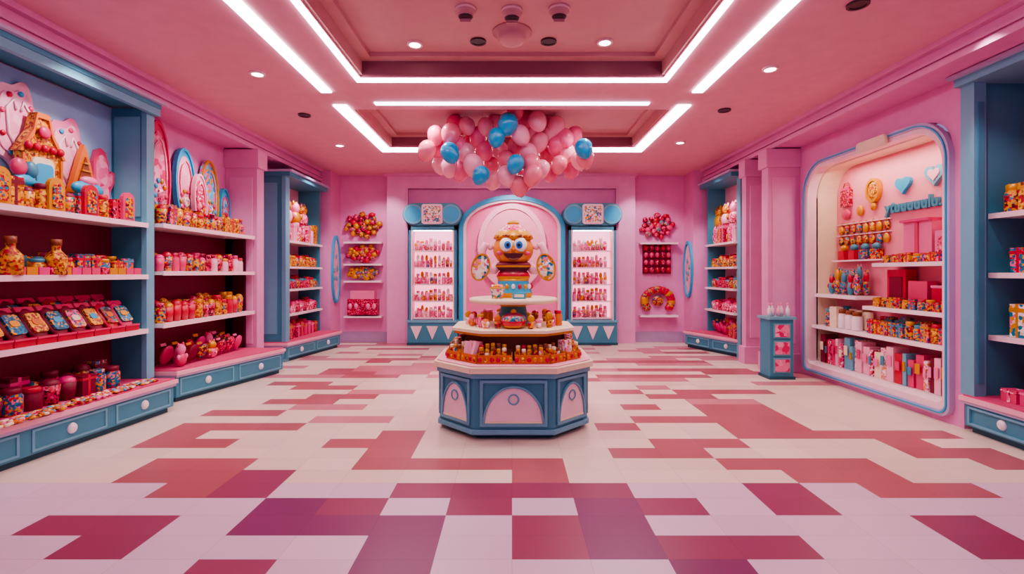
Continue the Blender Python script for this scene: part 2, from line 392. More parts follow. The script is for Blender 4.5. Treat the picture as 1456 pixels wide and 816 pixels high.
# ============ LEFT 1
zs=[2.17,1.58,.96]
u=empty('display_shelf_unit')
platform(u,-1,(-4.12,3.3),(-3.9,5.72),4.64)
shelf_slabs(u,-1,4.19,4.63,3.3,5.66,zs)
m=MB()
m.box(-4.64,-4.62,3.3,5.75,.38,2.17,'maroon'); m.box(-4.64,-4.62,3.3,5.75,2.17,3.5,'skyback')
m.box(-4.62,-4.24,5.68,5.76,.38,3.5,'teal'); m.box(-4.58,-4.28,5.668,5.68,2.25,3.4,'teal_l')
m.box(-4.26,-4.2,5.66,5.78,.38,3.5,'teal_l')
m.box(-4.64,-4.13,3.3,5.8,3.52,3.59,'teal'); m.box(-4.64,-4.08,3.3,5.83,3.57,3.6,'lilac_trim')
m.box(-4.2,-4.14,3.3,5.8,3.44,3.52,'teal_l')
m.build('frame',u)
def prod(name,side,x,y,fn):
    m=MB(); m.M=uM(side,x,y); fn(m); return m.build(name)
def f(m):
    fill(m,0.3,2.3,.05,.13,2.17,['jar','gift','cup'],.13,.22,['p_redgold','p_gold','p_teal','p_red'],['red','gold','maroon'],1)
    for uu in(.75,1.25,1.62,2.1):
        m.prism([(uu-.08,2.172),(uu+.08,2.172),(uu+.08,2.4)]+ellpts(uu,2.4,.08,.08,9,0,math.pi,False)+[(uu-.08,2.4)],.01,.05,R.choice(['red','gold','rose']))
        m.prism([(uu-.05,2.2),(uu+.05,2.2),(uu+.05,2.38)]+ellpts(uu,2.38,.05,.05,9,0,math.pi,False)+[(uu-.05,2.38)],.0,.01,R.choice(['p_redgold','p_teal']))
prod('candy_jar_assortment',-1,-4.19,3.3,f)
def f(m):
    fill(m,1.1,2.3,.05,.36,1.58,['jar','gift','jar'],.14,.17,['p_redgold','p_gold','p_teal','p_multi'],['red','gold','teal'],2)
    for uu in(.86,1.28): bottle(m,uu,.05,1.582,.085,.33,'p_gold','brown')
    for uu in(.4,.5,.6,.7): m.lathe((uu,.12,1.582),[(.045,0),(.07,.26)],R.choice(['rose','red','maroon']),10); m.ell((uu,.12,1.86),(.07,.04,.08),R.choice(['p_red','gold']),8,6)
    uu=.9
    while uu<2.25: m.cbox((uu,.02,1.582+.035),(.1,.03,.07),R.choice(['rose','hotpink','gold','p_red'])); uu+=.11
prod('candy_jar_assortment',-1,-4.19,3.3,f)
def f(m):
    uu=.35
    while uu<2.25:
        for vv,zz in((.1,0),(.27,.07)):
            c=(uu,vv+.04,.96+.17+zz); a=R.uniform(-.1,.1)
            X=Matrix.Translation(c)@Matrix.Rotation(a,4,'Z')@Matrix.Rotation(-.6,4,'X')
            m.ell((0,0,0),(.1,.035,.18),R.choice(['maroon','red','rose','maroon']),12,8,X=X)
            m.box(-.085,.085,-.012,.012,.14,.19,'rose',X=X); m.box(-.085,.085,-.012,.012,-.18,-.14,'red',X=X)
            m.prism(rrect(-.07,.07,-.1,.1,.03,4),-.045,-.025,R.choice(['p_tealgold','p_candy','p_multi','p_gold']),X=X)
            m.prism(rrect(-.04,.04,-.025,.035,.02,3),-.052,-.045,R.choice(['gold','teal_sky','cream','orange']),X=X)
        m.cbox((uu,.045,.962+.035),(.19,.07,.07),'red'); m.cbox((uu,.006,.96+.065),(.19,.012,.015),'rose')
        uu+=.2
prod('chocolate_bag_rack',-1,-4.19,3.3,f)
prod('sweet_tub_assortment',-1,-4.19,3.3,lambda m:fill(m,0.3,2.2,.02,.35,.38,['cup','jar','gift'],.17,.22,['p_red','p_teal','maroon','p_candy'],['hotpink','red','p_teal','maroon'],2))
def f(m):
    for i in range(320):
        uu=R.uniform(0.4,2.25); vv=R.uniform(-.2,-.04); m.ell((uu,vv,.395),(.024,.024,.014),R.choice(['gold','p_gold','orange','red','cream','pink','teal_sky']),6,4)
prod('loose_candy_spread',-1,-4.19,3.3,f)
def board(name,side,x,y,z,a,b,m1,m2,shape='oval',inner=.8,th=.04,tilt=0.03,yaw=0):
    m=MB(); m.M=uM(side,x,y)@Matrix.Translation((0,0,z))@Matrix.Rotation(yaw,4,'Z')@Matrix.Rotation(-tilt,4,'X')
    if shape=='oval':
        m.prism(ellpts(0,b,a,b,32),0,th,m1); m.ring(ellpts(0,b,a*1.0,b*1.0,32),ellpts(0,b,a*.88,b*.92,32),-.02,.0,'gold' if 'blue' in m1 else m1)
        m.prism(ellpts(0,b,a*inner*.95,b*inner*.98,28),-.008,0,m2)
        for sg in(-1,1):
            m.tube([(sg*a*(.1+.5*math.sin(t*.5)),-.015,b*(1.0+.65*math.cos(t*.5)*(1 if sg>0 else .9))) for t in range(0,7)],[.006+.004*math.sin(t) for t in range(7)],'rose' if m1!='rose' else 'pinkpale',6)
        for i in range(10):
            t=2*math.pi*i/10; m.ell((a*.5*math.cos(t),-.016,b*.55+b*.3*math.sin(t)),(.035,.014,.035),R.choice(['gold','pinkpale','red','teal_sky','rose']),8,5)
        m.ell((0,-.016,b*.55),(a*.28,.025,b*.16),R.choice(['p_floral','p_pink']),12,6)
    elif shape=='ears':
        P=[]
        for i in range(48):
            t=2*math.pi*i/48; r=1+.1*math.cos(5*t+.6); P.append((a*r*math.cos(t),b+b*r*math.sin(t)*.9))
        m.prism(P,0,th,m1); m.prism([(p[0]*.8,b+(p[1]-b)*.82) for p in P],-.012,0,m2)
        for sg in(-1,1): m.tube([(sg*a*.1,-.02,b*.5),(sg*a*.45,-.02,b*.8),(sg*a*.5,-.02,b*1.3),(sg*a*.2,-.02,b*1.5),(sg*a*.1,-.02,b*1.3)],[.012]*5,'pinkwhite',6)
        for i in range(9):
            t=2*math.pi*i/9; m.ell((a*.72*math.cos(t),-.02,b+b*.66*math.sin(t)),(.026,.014,.026),R.choice(['gold','rose','teal_sky','red']),8,5)
    elif shape=='mitt':
        P=[(-.75,0),(.75,0),(.7,.7),(1.15,1.05),(1.2,1.35),(.9,1.4),(.72,1.2),(.66,1.6),(.4,1.95),(0,2.05),(-.4,1.95),(-.68,1.6),(-.72,.8)]
        m.prism([(p[0]*a,p[1]*b) for p in P],0,th,m1); m.prism([(p[0]*a*.75,p[1]*b*.8+b*.2) for p in P],-.012,0,m2)
        m.prism([(-.8*a,0),(.8*a,0),(.8*a,.3*b),(-.8*a,.3*b)],-.03,0,'pinkwhite')
    elif shape=='house':
        P=[(-1,0),(1,0),(1,1.2),(1.15,1.2),(.5,1.7),(.3,2.1),(-.3,2.1),(-.5,1.7),(-1.15,1.2),(-1,1.2)]
        m.prism([(p[0]*a,p[1]*b) for p in P],0,th+.03,m1); m.ring([(p[0]*a,p[1]*b) for p in P],[(p[0]*a*.88,b+(p[1]-1)*b*.9) for p in P],-.02,0,'orange')
        m.prism(rrect(-.55*a,.55*a,.2*b,1.15*b,.3*a,5,.05*a),-.02,0,m2)
        m.prism(rrect(-.42*a,.42*a,.28*b,1.02*b,.22*a,5,.03*a),-.035,-.02,'teal_sky')
        for i in range(5): m.ell(((i-2)*.4*a,-.03,1.35*b),(.035,.03,.04),'red',8,5)
        m.ell((0,-.03,1.7*b),(.06,.03,.06),'rose',10,6)
    elif shape=='peak':
        m.prism([(-a,0),(a,0),(.25*a,1.6*b),(0,2*b),(-.25*a,1.6*b)],0,th+.01,m1); m.prism([(-.7*a,.1*b),(.7*a,.1*b),(0,1.5*b)],-.015,0,m2)
        for i in range(4): m.prism([(-.6*a*(1-i*.22),.3*b+i*.3*b),(.6*a*(1-i*.22),.3*b+i*.3*b),(.6*a*(1-i*.22),.36*b+i*.3*b),(-.6*a*(1-i*.22),.36*b+i*.3*b)],-.03,-.015,'gold')
    return m.build(name)
board('pink_cloud_board',-1,-4.56,4.55,2.5,.22,.46,'pinkpale','p_pale','ears')
board('pink_cloud_board',-1,-4.56,5.07,2.25,.22,.5,'pink','p_pale','ears')
board('toy_house_board',-1,-4.45,4.66,2.18,.2,.44,'p_gold','cream','house',tilt=.0)
board('gingerbread_peak_board',-1,-4.46,5.14,2.42,.17,.26,'orange','brown','peak',tilt=0)
board('mitten_board',-1,-4.545,5.47,2.25,.15,.36,'rose','p_big','mitt')
m=MB(); m.M=uM(-1,-4.36,5.06); m.ell((0,0,2.46),(.19,.055,.08),'teal_sky',14,8); m.ell((0,-.01,2.54),(.1,.05,.05),'pink',12,6); m.cbox((0,0,2.275),(.3,.09,.2),'p_gold'); m.ell((0,0,2.385),(.1,.05,.02),'gold')
m.build('teal_cushion_toy')
m=MB(); m.M=uM(-1,-4.36,4.4); m.cbox((0,0,2.275),(.22,.09,.2),'p_gold'); m.lathe((0,0,2.378),[(.1,0),(.12,.05),(.06,.1)],'teal_sky',16,sy=.4); m.ell((-.05,0,2.54),(.07,.045,.08),'rose',12,8); m.ell((.06,0,2.53),(.06,.045,.08),'teal',12,8); m.build('carousel_toy')

# ============ LEFT 2
u=empty('display_shelf_unit')
platform(u,-1,(-4.12,6.05),(-3.66,7.92),4.64,.4)
shelf_slabs(u,-1,4.16,4.63,5.86,7.94,[2.19,1.62,.99])
m=MB(); m.box(-4.64,-4.61,5.86,7.95,.4,2.14,'maroon')
for y in(5.84,7.94): m.box(-4.64,-4.5,y-.02,y+.02,.4,2.2,'pinkpale')
m.box(-4.61,-4.3,7.92,7.96,.4,2.2,'darkred')
m.build('frame',u)
X0=-4.16;Y0=5.9
prod('candy_jar_assortment',-1,X0,Y0,lambda m:(fill(m,0,2.0,.04,.26,2.19,['jar','gift','cup','bottle'],.14,.22,['p_redgold','p_gold','p_red','p_multi'],['red','gold','p_red'],2)))
prod('candy_jar_assortment',-1,X0,Y0,lambda m:(fill(m,0,2.0,.04,.36,1.62,['cup','jar'],.13,.22,['p_red','rose','glass_pink','p_redgold'],['red','hotpink','p_red','gold'],2)))
prod('sweet_tub_assortment',-1,X0,Y0,lambda m:(fill(m,0,2.0,.04,.36,.99,['cup','jar'],.14,.26,['p_red','red','p_redgold','p_gold'],['p_gold','red','p_red','gold'],2)))
prod('candy_bag_pile',-1,X0,Y0,lambda m:(fill(m,.3,2.0,.0,.36,.4,['bag','plush','bag'],.21,.28,['hotpink','p_red','p_pink','maroon','rose','p_candy'],['pink','red','gold'],2)))
board('pink_oval_board',-1,-4.54,6.36,2.22,.2,.68,'rose','p_big')
board('pink_oval_board',-1,-4.54,6.86,2.3,.21,.52,'teal_sky','p_pale')
board('patterned_oval_board',-1,-4.46,7.06,2.22,.15,.4,'pinkpale','p_pink')
board('patterned_oval_board',-1,-4.54,7.42,2.22,.21,.54,'p_bigblue','p_bigblue')
board('patterned_oval_board',-1,-4.54,7.8,2.22,.13,.36,'teal_sky','p_bigblue')

# ============ side unit 3 L and R
def unit3(side,xn,xf,y0,y1,pn,pf,top):
    u=empty('display_shelf_unit')
    platform(u,side,pn,pf,4.6,.36)
    z3=[2.2,1.72,1.3,.84]
    m=MB()
    def bx(xa,xb,ya,yb,za,zb,mm):
        a,b=sorted((side*xa,side*xb)); m.box(a,b,ya,yb,za,zb,mm)
    for z in z3: bx(xf,4.6,y0+.1,y1,z-.04,z-.001,'white_sh')
    bx(4.58,4.61,y0,y1,.36,top,'pinkpale'); bx(xn,4.6,y0,y0+.1,.0,top,'teal'); bx(xn-.04,xn+.03,y0-.02,y0+.14,0,top,'teal_l')
    bx(xn+.12,4.5,y0-.012,y0,.5,top-.2,'teal_l')
    bx(xf+.05,4.6,y1-.05,y1,.36,top,'teal'); bx(xf-.1,4.6,y0-.03,y1+.02,top-.08,top,'teal'); bx(xf-.14,4.6,y0-.05,y1+.04,top,top+.04,'lilac_trim')
    m.build('frame',u)
    s=spot((side*(xf+.02),(y0+y1)/2,top-.1),16,110,rad=.03,tgt=(side*4.5,(y0+y1)/2,1.4)); s.parent=u; s.name='added_accent_spot'  # added hidden accent spot to brighten the shelves, no fixture there
    for i,(z,ks,bd,tp,h) in enumerate([(2.2,['jar','plush','gift'],['p_pink','pinkpale','p_gold','p_red'],['pink','p_pink','gold'],.34),(1.72,['jar','cup'],['p_redgold','p_gold'],['red','gold'],.2),(1.3,['cup','jar'],['p_red','p_redgold'],['red','teal'],.2),(.84,['cup','jar'],['p_red','p_pink'],['hotpink','red'],.2),(.36,['bag','gift'],['rose','p_red','hotpink'],['gold','pink'],.25)]):
        mm=MB(); mm.M=uM(side,side*xf,y0+.12)
        fill(mm,0,y1-y0-.2,.03,.36,z,ks,.16,h,bd,tp,2)
        if i==0:
            for k in range(4): plush(mm,.2+.36*k,.28,2.55,.3,.5,R.choice(['pinkpale','p_pink','gold']),R.choice(['pink','p_gold','pinkpale'])); mm.cbox((.2+.36*k,.3,2.38),(.2,.1,.35),'pinkpale')
        mm.build('candy_jar_assortment' if i<4 else 'candy_bag_pile')
unit3(-1,4.1,4.08,8.85,10.6,(-4.02,8.8),(-3.7,10.65),3.42)
unit3(1,4.28,4.16,9.15,10.62,(4.28,9.2),(3.74,10.7),3.48)
for side in(-1,1):
    m=MB(); m.M=uM(side,side*3.98,11.06)
    a,b=(.22,.72) if side<0 else (.24,.6)
    zc=1.68
    m.prism(ellpts(0,zc,a,b,36),-.02,-.001,'p_pale'); m.ring(ellpts(0,zc,a+.03,b+.04,36),ellpts(0,zc,a-.02,b-.03,36),-.05,-.001,'teal_sky')
    for i in range(6): m.ell((R.uniform(-.1,.1),-.025,zc+R.uniform(-.4,.4)),(.05,.01,.06),'teal_l',8,5)
    m.build('oval_wall_plaque')

# ============ RIGHT alcove
D=.42
u=empty('display_alcove')
m=MB(); m.M=uM(1,WX,0)
oi=rrect(AY0+.07,AY1-.07,AZ0+.1,AZ1-.08,.42,10,.08); oo=rrect(AY0-.03,AY1+.03,AZ0-.03,AZ1+.03,.48,10,.12); om=rrect(AY0+.02,AY1-.02,AZ0+.03,AZ1-.03,.44,10,.1)
m.ring(oo,om,-.06,.0,'lilac_trim'); m.ring(om,oi,-.045,.12,'pinkwhite')
m.ring(rrect(AY0-.005,AY1+.005,AZ0-.005,AZ1+.005,.465,10,.11),rrect(AY0+.01,AY1-.01,AZ0+.01,AZ1-.01,.45,10,.105),-.075,-.06,'teal_sky')
m.prism(rrect(6.0,6.5,AZ1-.11,AZ1+.03,.04,3),-.11,-.07,'cream')
m.build('frame',u)
m=MB(); m.M=uM(1,WX,0)
out=rrect(AY0+.07,AY1-.07,AZ0+.1,AZ1-.08,.42,10,.08)
m.ring([(p[0]+(.02 if p[0]>6.4 else -.02),p[1]+(.02 if p[1]>1.6 else -.02)) for p in out],out,.1,D,'cream')
m.prism(out,D,D+.03,'alc_pink')
m.build('liner',u)
m=MB(); m.M=uM(1,WX,0)
def sh(u0,u1,z,v0=.02):
    m.box(u0,u1,v0,D-.01,z-.05,z-.001,'white_sh')
sh(AY0+.08,AY1-.08,.8); sh(AY0+.08,AY1-.08,.24,.0)
sh(AY0+.08,6.62,1.16,.06); sh(AY0+.08,6.5,1.73,.1); sh(6.75,AY1-.08,1.28,.06)
m.build('shelves',u)
l=bpy.data.lights.new('alcove_tube','AREA'); l.shape='RECTANGLE'; l.size=1.9; l.size_y=.06; l.energy=13; l.color=(1,.86,.74)
o=bpy.data.objects.new('alcove_tube',l); scene.collection.objects.link(o); o.location=(WX+.12,6.45,3.13); o.rotation_euler=(Vector((5.0,6.45,1.2))-Vector(o.location)).to_track_quat('-Z','Y').to_euler(); o.parent=u
m=MB(); m.M=uM(1,WX,0)
fill(m,5.35,6.45,.12,.24,1.73,['jar','gift'],.11,.1,['p_gold','p_multi','p_redgold'],['gold','red'],1)
fill(m,5.35,6.55,.09,.2,1.16,['jar','gift'],.11,.12,['p_gold','p_redgold','p_teal'],['gold','red'],1)
fill(m,6.8,7.6,.1,.36,1.28,['plush','jar','plush'],.13,.36,['p_teal','p_multi','teal'],['red','gold','teal','p_multi'],2)
fill(m,5.35,6.7,.06,.36,.8,['jar','gift'],.12,.2,['p_redgold','p_gold','p_multi','p_teal'],['gold','red','teal'],2)
fill(m,6.75,7.6,.06,.36,.8,['jar','gift'],.14,.26,['cream','p_white','p_teal','white_sh'],['cream','teal','brown'],2)
m.build('candy_jar_assortment')
m=MB(); m.M=uM(1,WX,0)
uu=5.36
while uu<7.5:
    w=R.choice([.06,.09,.12]); h=R.uniform(.32,.44); a=R.choice(['teal_l','white_sh','pinkpale','p_white','maroon','red','rose','p_pink','cream'])
    m.cbox((uu+w/2,.17+R.uniform(0,.03),.243+h/2),(w*.93,.2,h),a); m.cbox((uu+w/2,.066,.243+h*.6),(w*.6,.006,h*.3),R.choice(['pink','cream','gold','teal','rose']))
    uu+=w+.01
m.build('boxed_gift_books')
m=MB(); m.M=uM(1,WX,0)
m.cbox((5.98,.33,1.732+.25),(.42,.12,.5),'pink'); m.cbox((5.98,.31,2.24),(.44,.17,.03),'hotpink'); m.cbox((5.98,.262,1.98),(.05,.01,.46),'rose')
m.cbox((5.6,.33,1.732+.18),(.26,.12,.36),'pink'); m.cbox((5.6,.262,1.92),(.16,.01,.2),'p_pink')
m.cbox((6.28,.32,1.162+.24),(.3,.14,.48),'red'); m.cbox((6.28,.245,1.4),(.2,.012,.3),'maroon'); m.cbox((5.95,.32,1.162+.17),(.28,.14,.34),'rose'); m.cbox((5.6,.32,1.162+.13),(.3,.14,.26),'red'); m.cbox((5.6,.32,1.44),(.32,.15,.03),'pink')
m.build('gift_box_stack')
m=MB(); m.M=uM(1,WX+D,0)
for r,z in enumerate((2.07,2.24)):
    uu=6.62
    while uu<7.6:
        m.cbox((uu,-.02,z+.09),(.008,.03,.05),'gold'); m.ell((uu,-.034,z),(.05,.03,.068),R.choice(['p_gold','gold','p_redgold','p_teal']),10,6); uu+=.13
m.box(6.56,7.64,-.035,-.002,2.325,2.34,'pinkwhite'); m.box(6.56,7.64,-.035,-.002,2.155,2.17,'pinkwhite')
for k in range(4):
    m.cbox((6.75+.22*k,-.07,1.86),(.13,.1,.14),R.choice(['p_redgold','p_multi','red','p_teal'])); m.ell((6.75+.22*k,-.07,1.97),(.06,.05,.05),R.choice(['gold','pink','teal']),10,6)
m.box(6.6,7.6,-.13,-.004,1.77,1.79,'white_sh')
m.cbox((7.42,-.03,2.72),(.2,.05,.24),'p_red'); m.cbox((7.42,-.04,2.86),(.12,.05,.04),'hotpink'); m.tube([(7.34,-.03,2.86),(7.38,-.03,2.95),(7.46,-.03,2.95),(7.5,-.03,2.86)],[.008]*4,'red',6)
m.ring(ellpts(6.86,2.75,.13,.17,24),ellpts(6.86,2.75,.1,.13,24),-.06,-.005,'gold'); m.ell((6.86,-.035,2.75),(.1,.03,.13),'p_gold',16,8); m.ell((6.86,-.035,2.53),(.05,.03,.06),'gold',10,6)
m.ell((7.42,-.035,2.48),(.1,.03,.08),'rose',12,6); m.ell((7.12,-.035,2.5),(.06,.03,.08),'gold',12,6)
m.build('hanging_candy_charms')
def heart(n=28):
    P=[]
    for i in range(n):
        t=2*math.pi*i/n; P.append((16*math.sin(t)**3/16,(13*math.cos(t)-5*math.cos(2*t)-2*math.cos(3*t)-math.cos(4*t))/16))
    return P
for (uu,z,s,a) in((6.34,2.74,.12,'teal_sky'),(5.86,2.78,.14,'teal_l')):
    m=MB(); m.M=uM(1,WX+D,0); hp=[(uu+p[0]*s,z+p[1]*s) for p in heart()]; m.prism(hp,-.05,-.002,a)
    if a=='teal_l': m.prism([(uu+p[0]*s*.6,z+p[1]*s*.6) for p in heart()],-.06,-.05,'pinkpale')
    m.build('heart_wall_plaque')
cu=bpy.data.curves.new('wall_lettering','FONT'); cu.body='ytuuuuulu.'; cu.size=.21; cu.extrude=.02; cu.offset=.006; cu.align_x='CENTER'
cu.materials.append(MATS['teal'])
o=bpy.data.objects.new('wall_lettering',cu); scene.collection.objects.link(o); o.location=(WX+D-.024,6.2,2.4); o.rotation_euler=(math.radians(90),0,math.radians(-90))

# ============ RIGHT 1
u=empty('display_shelf_unit')
platform(u,1,(4.52,3.4),(4.58,5.02),5.18,.37)
shelf_slabs(u,1,4.78,5.19,3.4,4.93,[2.19,1.6,.98])
m=MB(); m.box(5.17,5.19,3.4,5.05,.37,3.5,'rose'); m.box(4.7,5.17,4.94,5.02,.37,3.5,'teal'); m.box(4.6,4.72,4.9,5.05,.37,3.5,'teal_l'); m.box(4.63,4.69,4.885,4.9,.5,3.3,'teal')
m.box(4.55,5.19,3.4,5.07,3.5,3.58,'teal_l'); m.box(4.48,5.19,3.4,5.09,3.58,3.61,'lilac_trim'); m.build('frame',u)
prod('candy_jar_assortment',1,4.78,3.5,lambda m:fill(m,.2,1.4,.04,.26,2.19,['jar','gift','plush'],.16,.26,['p_gold','p_redgold','p_pink'],['gold','red'],2))
prod('candy_jar_assortment',1,4.78,3.5,lambda m:fill(m,.2,1.4,.04,.3,1.6,['jar','gift'],.15,.24,['p_gold','p_teal','gold','brown'],['gold','red'],2))
prod('sweet_tub_assortment',1,4.78,3.5,lambda m:fill(m,.2,1.4,.04,.3,.98,['jar','bottle','gift'],.15,.28,['p_pink','p_floral','brown','p_redgold'],['pink','gold','red'],2))
prod('candy_bag_pile',1,4.66,3.5,lambda m:(fill(m,.2,1.4,.04,.2,.37,['gift'],.17,.13,['hotpink','rose'],['pink','p_pink'],1),fill(m,.2,1.4,.24,.44,.37,['bag','jar'],.2,.4,['p_pink','p_red'],['pink','red'],1)))
board('pink_oval_board',1,5.1,4.6,2.5,.14,.2,'rose','p_pink'); board('mitten_board',1,5.11,4.72,2.95,.1,.24,'pink','p_big','mitt')

# ============ pedestal bin, framed wall niche
m=MB()
m.slab([(3.86,7.38),(4.25,7.38),(4.25,7.72),(3.86,7.72)],.0,.04,'teal_d'); m.slab([(3.88,7.4),(4.23,7.4),(4.23,7.7),(3.88,7.7)],.04,.9,'teal'); m.slab([(3.85,7.37),(4.26,7.37),(4.26,7.73),(3.85,7.73)],.9,.94,'teal_l')
for i in range(3):
    m.box(3.93,4.18,7.385,7.4,.1+.26*i,.32+.26*i,'teal_l'); m.box(3.95,4.16,7.378,7.386,.12+.26*i,.3+.26*i,'p_big')
for i in range(5):
    bottle(m,3.92+.07*i,7.5+.05*(i%2),.942,.03,.2,R.choice(['p_white','white_sh','pinkpale']),'pink')
m.build('teal_pedestal_bin')
m=MB(); m.M=uM(1,WX,8.43)
m.prism(rrect(-.22,.22,.9,2.7,.08,5),-.02,-.001,'pinkpale'); m.ring(rrect(-.26,.26,.86,2.74,.1,5),rrect(-.2,.2,.92,2.68,.08,5),-.05,-.001,'lilac_trim')
for z in(1.2,1.55,1.9):
    m.box(-.2,.2,-.16,-.02,z-.03,z-.001,'white_sh'); fill(m,-.18,.18,-.14,-.04,z,['jar','lolli'],.11,.18,['p_gold','p_red','p_teal'],['gold','red'],1)
m.build('framed_wall_niche')

# ============ BACK WALL portal
fy=BY-.22
m=MB()
m.box(-2.84,2.8,fy,BY,CZ-.28,CZ,'wall_light'); m.box(-2.84,-2.42,fy,BY,0,CZ-.28,'wall_light'); m.box(2.42,2.8,fy,BY,0,CZ-.28,'wall_light')
m.box(-2.42,2.42,BY-.12,BY,0,CZ-.28,'wall_pink')
m.ring([(-2.42,0),(-2.42,CZ-.28),(2.42,CZ-.28),(2.42,0)],[(-2.36,0),(-2.36,CZ-.34),(2.36,CZ-.34),(2.36,0)],fy-.03,fy+.03,'trim_pink',closed=False)
m.box(-2.9,2.86,fy-.04,BY,CZ-.06,CZ,'trim_pink')
m.build('trim_20')
m=MB()
s=11.2/F
zc=1.6+(388-325)*s
arch=lambda rx,rz,bz:[(rx,bz)]+ellpts(0,zc,rx,rz,25,0,math.pi,False)+[(-rx,bz)]
m.ring(arch(1.2,.75,.0),arch(1.1,.65,.0),BY-.3,BY-.12,'teal_sky',closed=False)
m.ring(arch(1.1,.65,0),arch(1.04,.6,0),BY-.26,BY-.12,'pinkwhite',closed=False)
m.prism(arch(1.04,.6,0),BY-.15,BY-.12,'pink')
m.ring(ellpts(0,2.2,.78,.98,40),ellpts(0,2.2,.66,.86,40),BY-.24,BY-.15,'pinkpale'); m.prism(ellpts(0,2.2,.66,.86,40),BY-.2,BY-.15,'b_pale')
m.box(-1.04,1.04,BY-.22,BY-.15,0,.5,'wall_light')
m.build('arched_wall_niche')
def cabinet(px0,px1):
    d=10.95; x0=(px0-728)*d/F; x1=(px1-728)*d/F; y0=d; y1=BY-.13
    zt=1.6+(388-322)*d/F
    u=empty('lit_display_cabinet')
    m=MB()
    m.box(x0-.03,x1+.03,y0-.05,y1,0,.05,'teal_d'); m.box(x0-.02,x1+.02,y0-.03,y1,.05,.52,'teal'); m.box(x0-.04,x1+.04,y0-.05,y1,.5,.55,'teal_l')
    n=3; w=(x1-x0)/n
    for i in range(n):
        a=x0+w*i; m.prism([(a+.05,.42),(a+w-.05,.42),(a+w/2,.12)],y0-.045,y0-.03,'pinkwhite')
    m.box(x0,x0+.05,y0,y1,.55,zt,'teal'); m.box(x1-.05,x1,y0,y1,.55,zt,'teal'); m.box(x0,x1,y0,y1,zt-.08,zt,'teal')
    m.box(x0+.05,x0+.08,y0+.01,y1,.55,zt-.08,'pinkwhite'); m.box(x1-.08,x1-.05,y0+.01,y1,.55,zt-.08,'pinkwhite')
    m.build('frame',u)
    m=MB(); m.box(x0+.08,x1-.08,y1-.03,y1-.01,.56,zt-.08,'backlit'); m.box(x0+.1,x1-.1,y0+.03,y0+.06,zt-.1,zt-.085,'strip'); m.build('lit_back',u)
    m=MB(); zz=[.6+(zt-.75)*i/5 for i in range(5)]
    for z in zz: m.box(x0+.08,x1-.08,y0+.06,y1-.03,z-.03,z-.001,'pinkwhite')
    m.build('shelves',u)
    m=MB(); m.M=Matrix.Translation((x0+.09,y0,0))
    for i,z in enumerate(zz):
        fill(m,0,x1-x0-.18,.09,.2,z,['jar','cup','lolli'],.085,.17,['p_pink','p_white','p_gold' if i in(1,3) else 'p_pink','pink','p_multi'],['pink','rose','gold','pinkpale','white'],1)
        fill(m,0.02,x1-x0-.18,.2,.3,z,['jar','lolli'],.095,.25,['p_white','p_pink','pinkpale'],['pink','white','pinkpale','gold'],1)
    m.build('candy_jar_assortment')
    cx=(x0+x1)/2; zc=zt+.27
    m=MB(); yy=y0-.02
    m.prism(rrect(cx-.66,cx+.66,zc-.25,zc+.25,.25,8),yy,y1,'teal')
    for sg in(-1,1):
        m.prism(ellpts(cx+sg*.42,zc,.2,.2,24),yy-.03,yy,'teal_sky'); m.ring(ellpts(cx+sg*.42,zc,.22,.22,24),ellpts(cx+sg*.42,zc,.18,.18,24),yy-.04,yy,'teal_l')
    m.prism(rrect(cx-.2,cx+.2,zc-.19,zc+.19,.04,4),yy-.05,yy,'p_floral'); m.ring(rrect(cx-.23,cx+.23,zc-.22,zc+.22,.05,4),rrect(cx-.19,cx+.19,zc-.18,zc+.18,.04,4),yy-.06,yy,'pinkwhite')
    m.build('sign',u)
cabinet(581,649); cabinet(809,876)
def cluster(name,px,py,wpx,hpx,kind,mats):
    d=11.3; c=W(px,py,d); a=wpx*d/F/2; b=hpx*d/F/2
    m=MB()
    if kind=='bunch':
        m.prism([(c.x+p[0],c.z+p[1]) for p in ellpts(0,-.05,a*.8,b*.7,20)],BY-.03,BY-.002,mats[0])
        for i in range(26):
            t=i*2.4; r=math.sqrt(i/26); m.ell((c.x+a*r*math.cos(t),BY-.07,c.z+b*r*math.sin(t)),(R.uniform(.05,.09),.06,R.uniform(.05,.08)),R.choice(mats),8,6)
    elif kind=='grid':
        m.box(c.x-a,c.x+a,BY-.04,BY-.002,c.z-b,c.z+b,'maroon')
        for i in range(5):
            for j in range(4): m.ell((c.x-a+(i+.5)*2*a/5,BY-.08,c.z-b+(j+.5)*2*b/4),(a/5*.85,.05,b/4*.8),R.choice(mats),8,6)
    elif kind=='wreath':
        for i in range(18):
            t=-.6+ (math.pi+1.2)*i/17; m.ell((c.x+a*.8*math.cos(t),BY-.07,c.z+b*.75*math.sin(t)),(.1,.065,.085),R.choice(mats),8,6)
        m.ell((c.x,BY-.07,c.z),(a*.35,.05,b*.35),mats[0],10,6)
    elif kind=='box':
        m.box(c.x-a,c.x+a,BY-.22,BY-.002,c.z-b,c.z+b*.3,mats[0]); m.box(c.x-a*.8,c.x+a*.8,BY-.2,BY-.01,c.z+b*.3,c.z+b,mats[1])
        for i in range(5): m.ell((c.x-a+a*.4*(i+.5),BY-.22,c.z-b*.3),(.05,.03,.07),R.choice(mats),8,6)
    m.build(name)
cl=['p_redgold','red','p_gold','p_red','gold','p_multi']
cluster('candy_wall_cluster',516,320,52,36,'bunch',cl); cluster('candy_wall_cluster',516,360,46,22,'bunch',cl); cluster('candy_wall_cluster',516,388,42,14,'bunch',['p_gold','gold','p_teal'])
cluster('gift_box_stack',517,430,42,34,'box',['p_red','pink'])
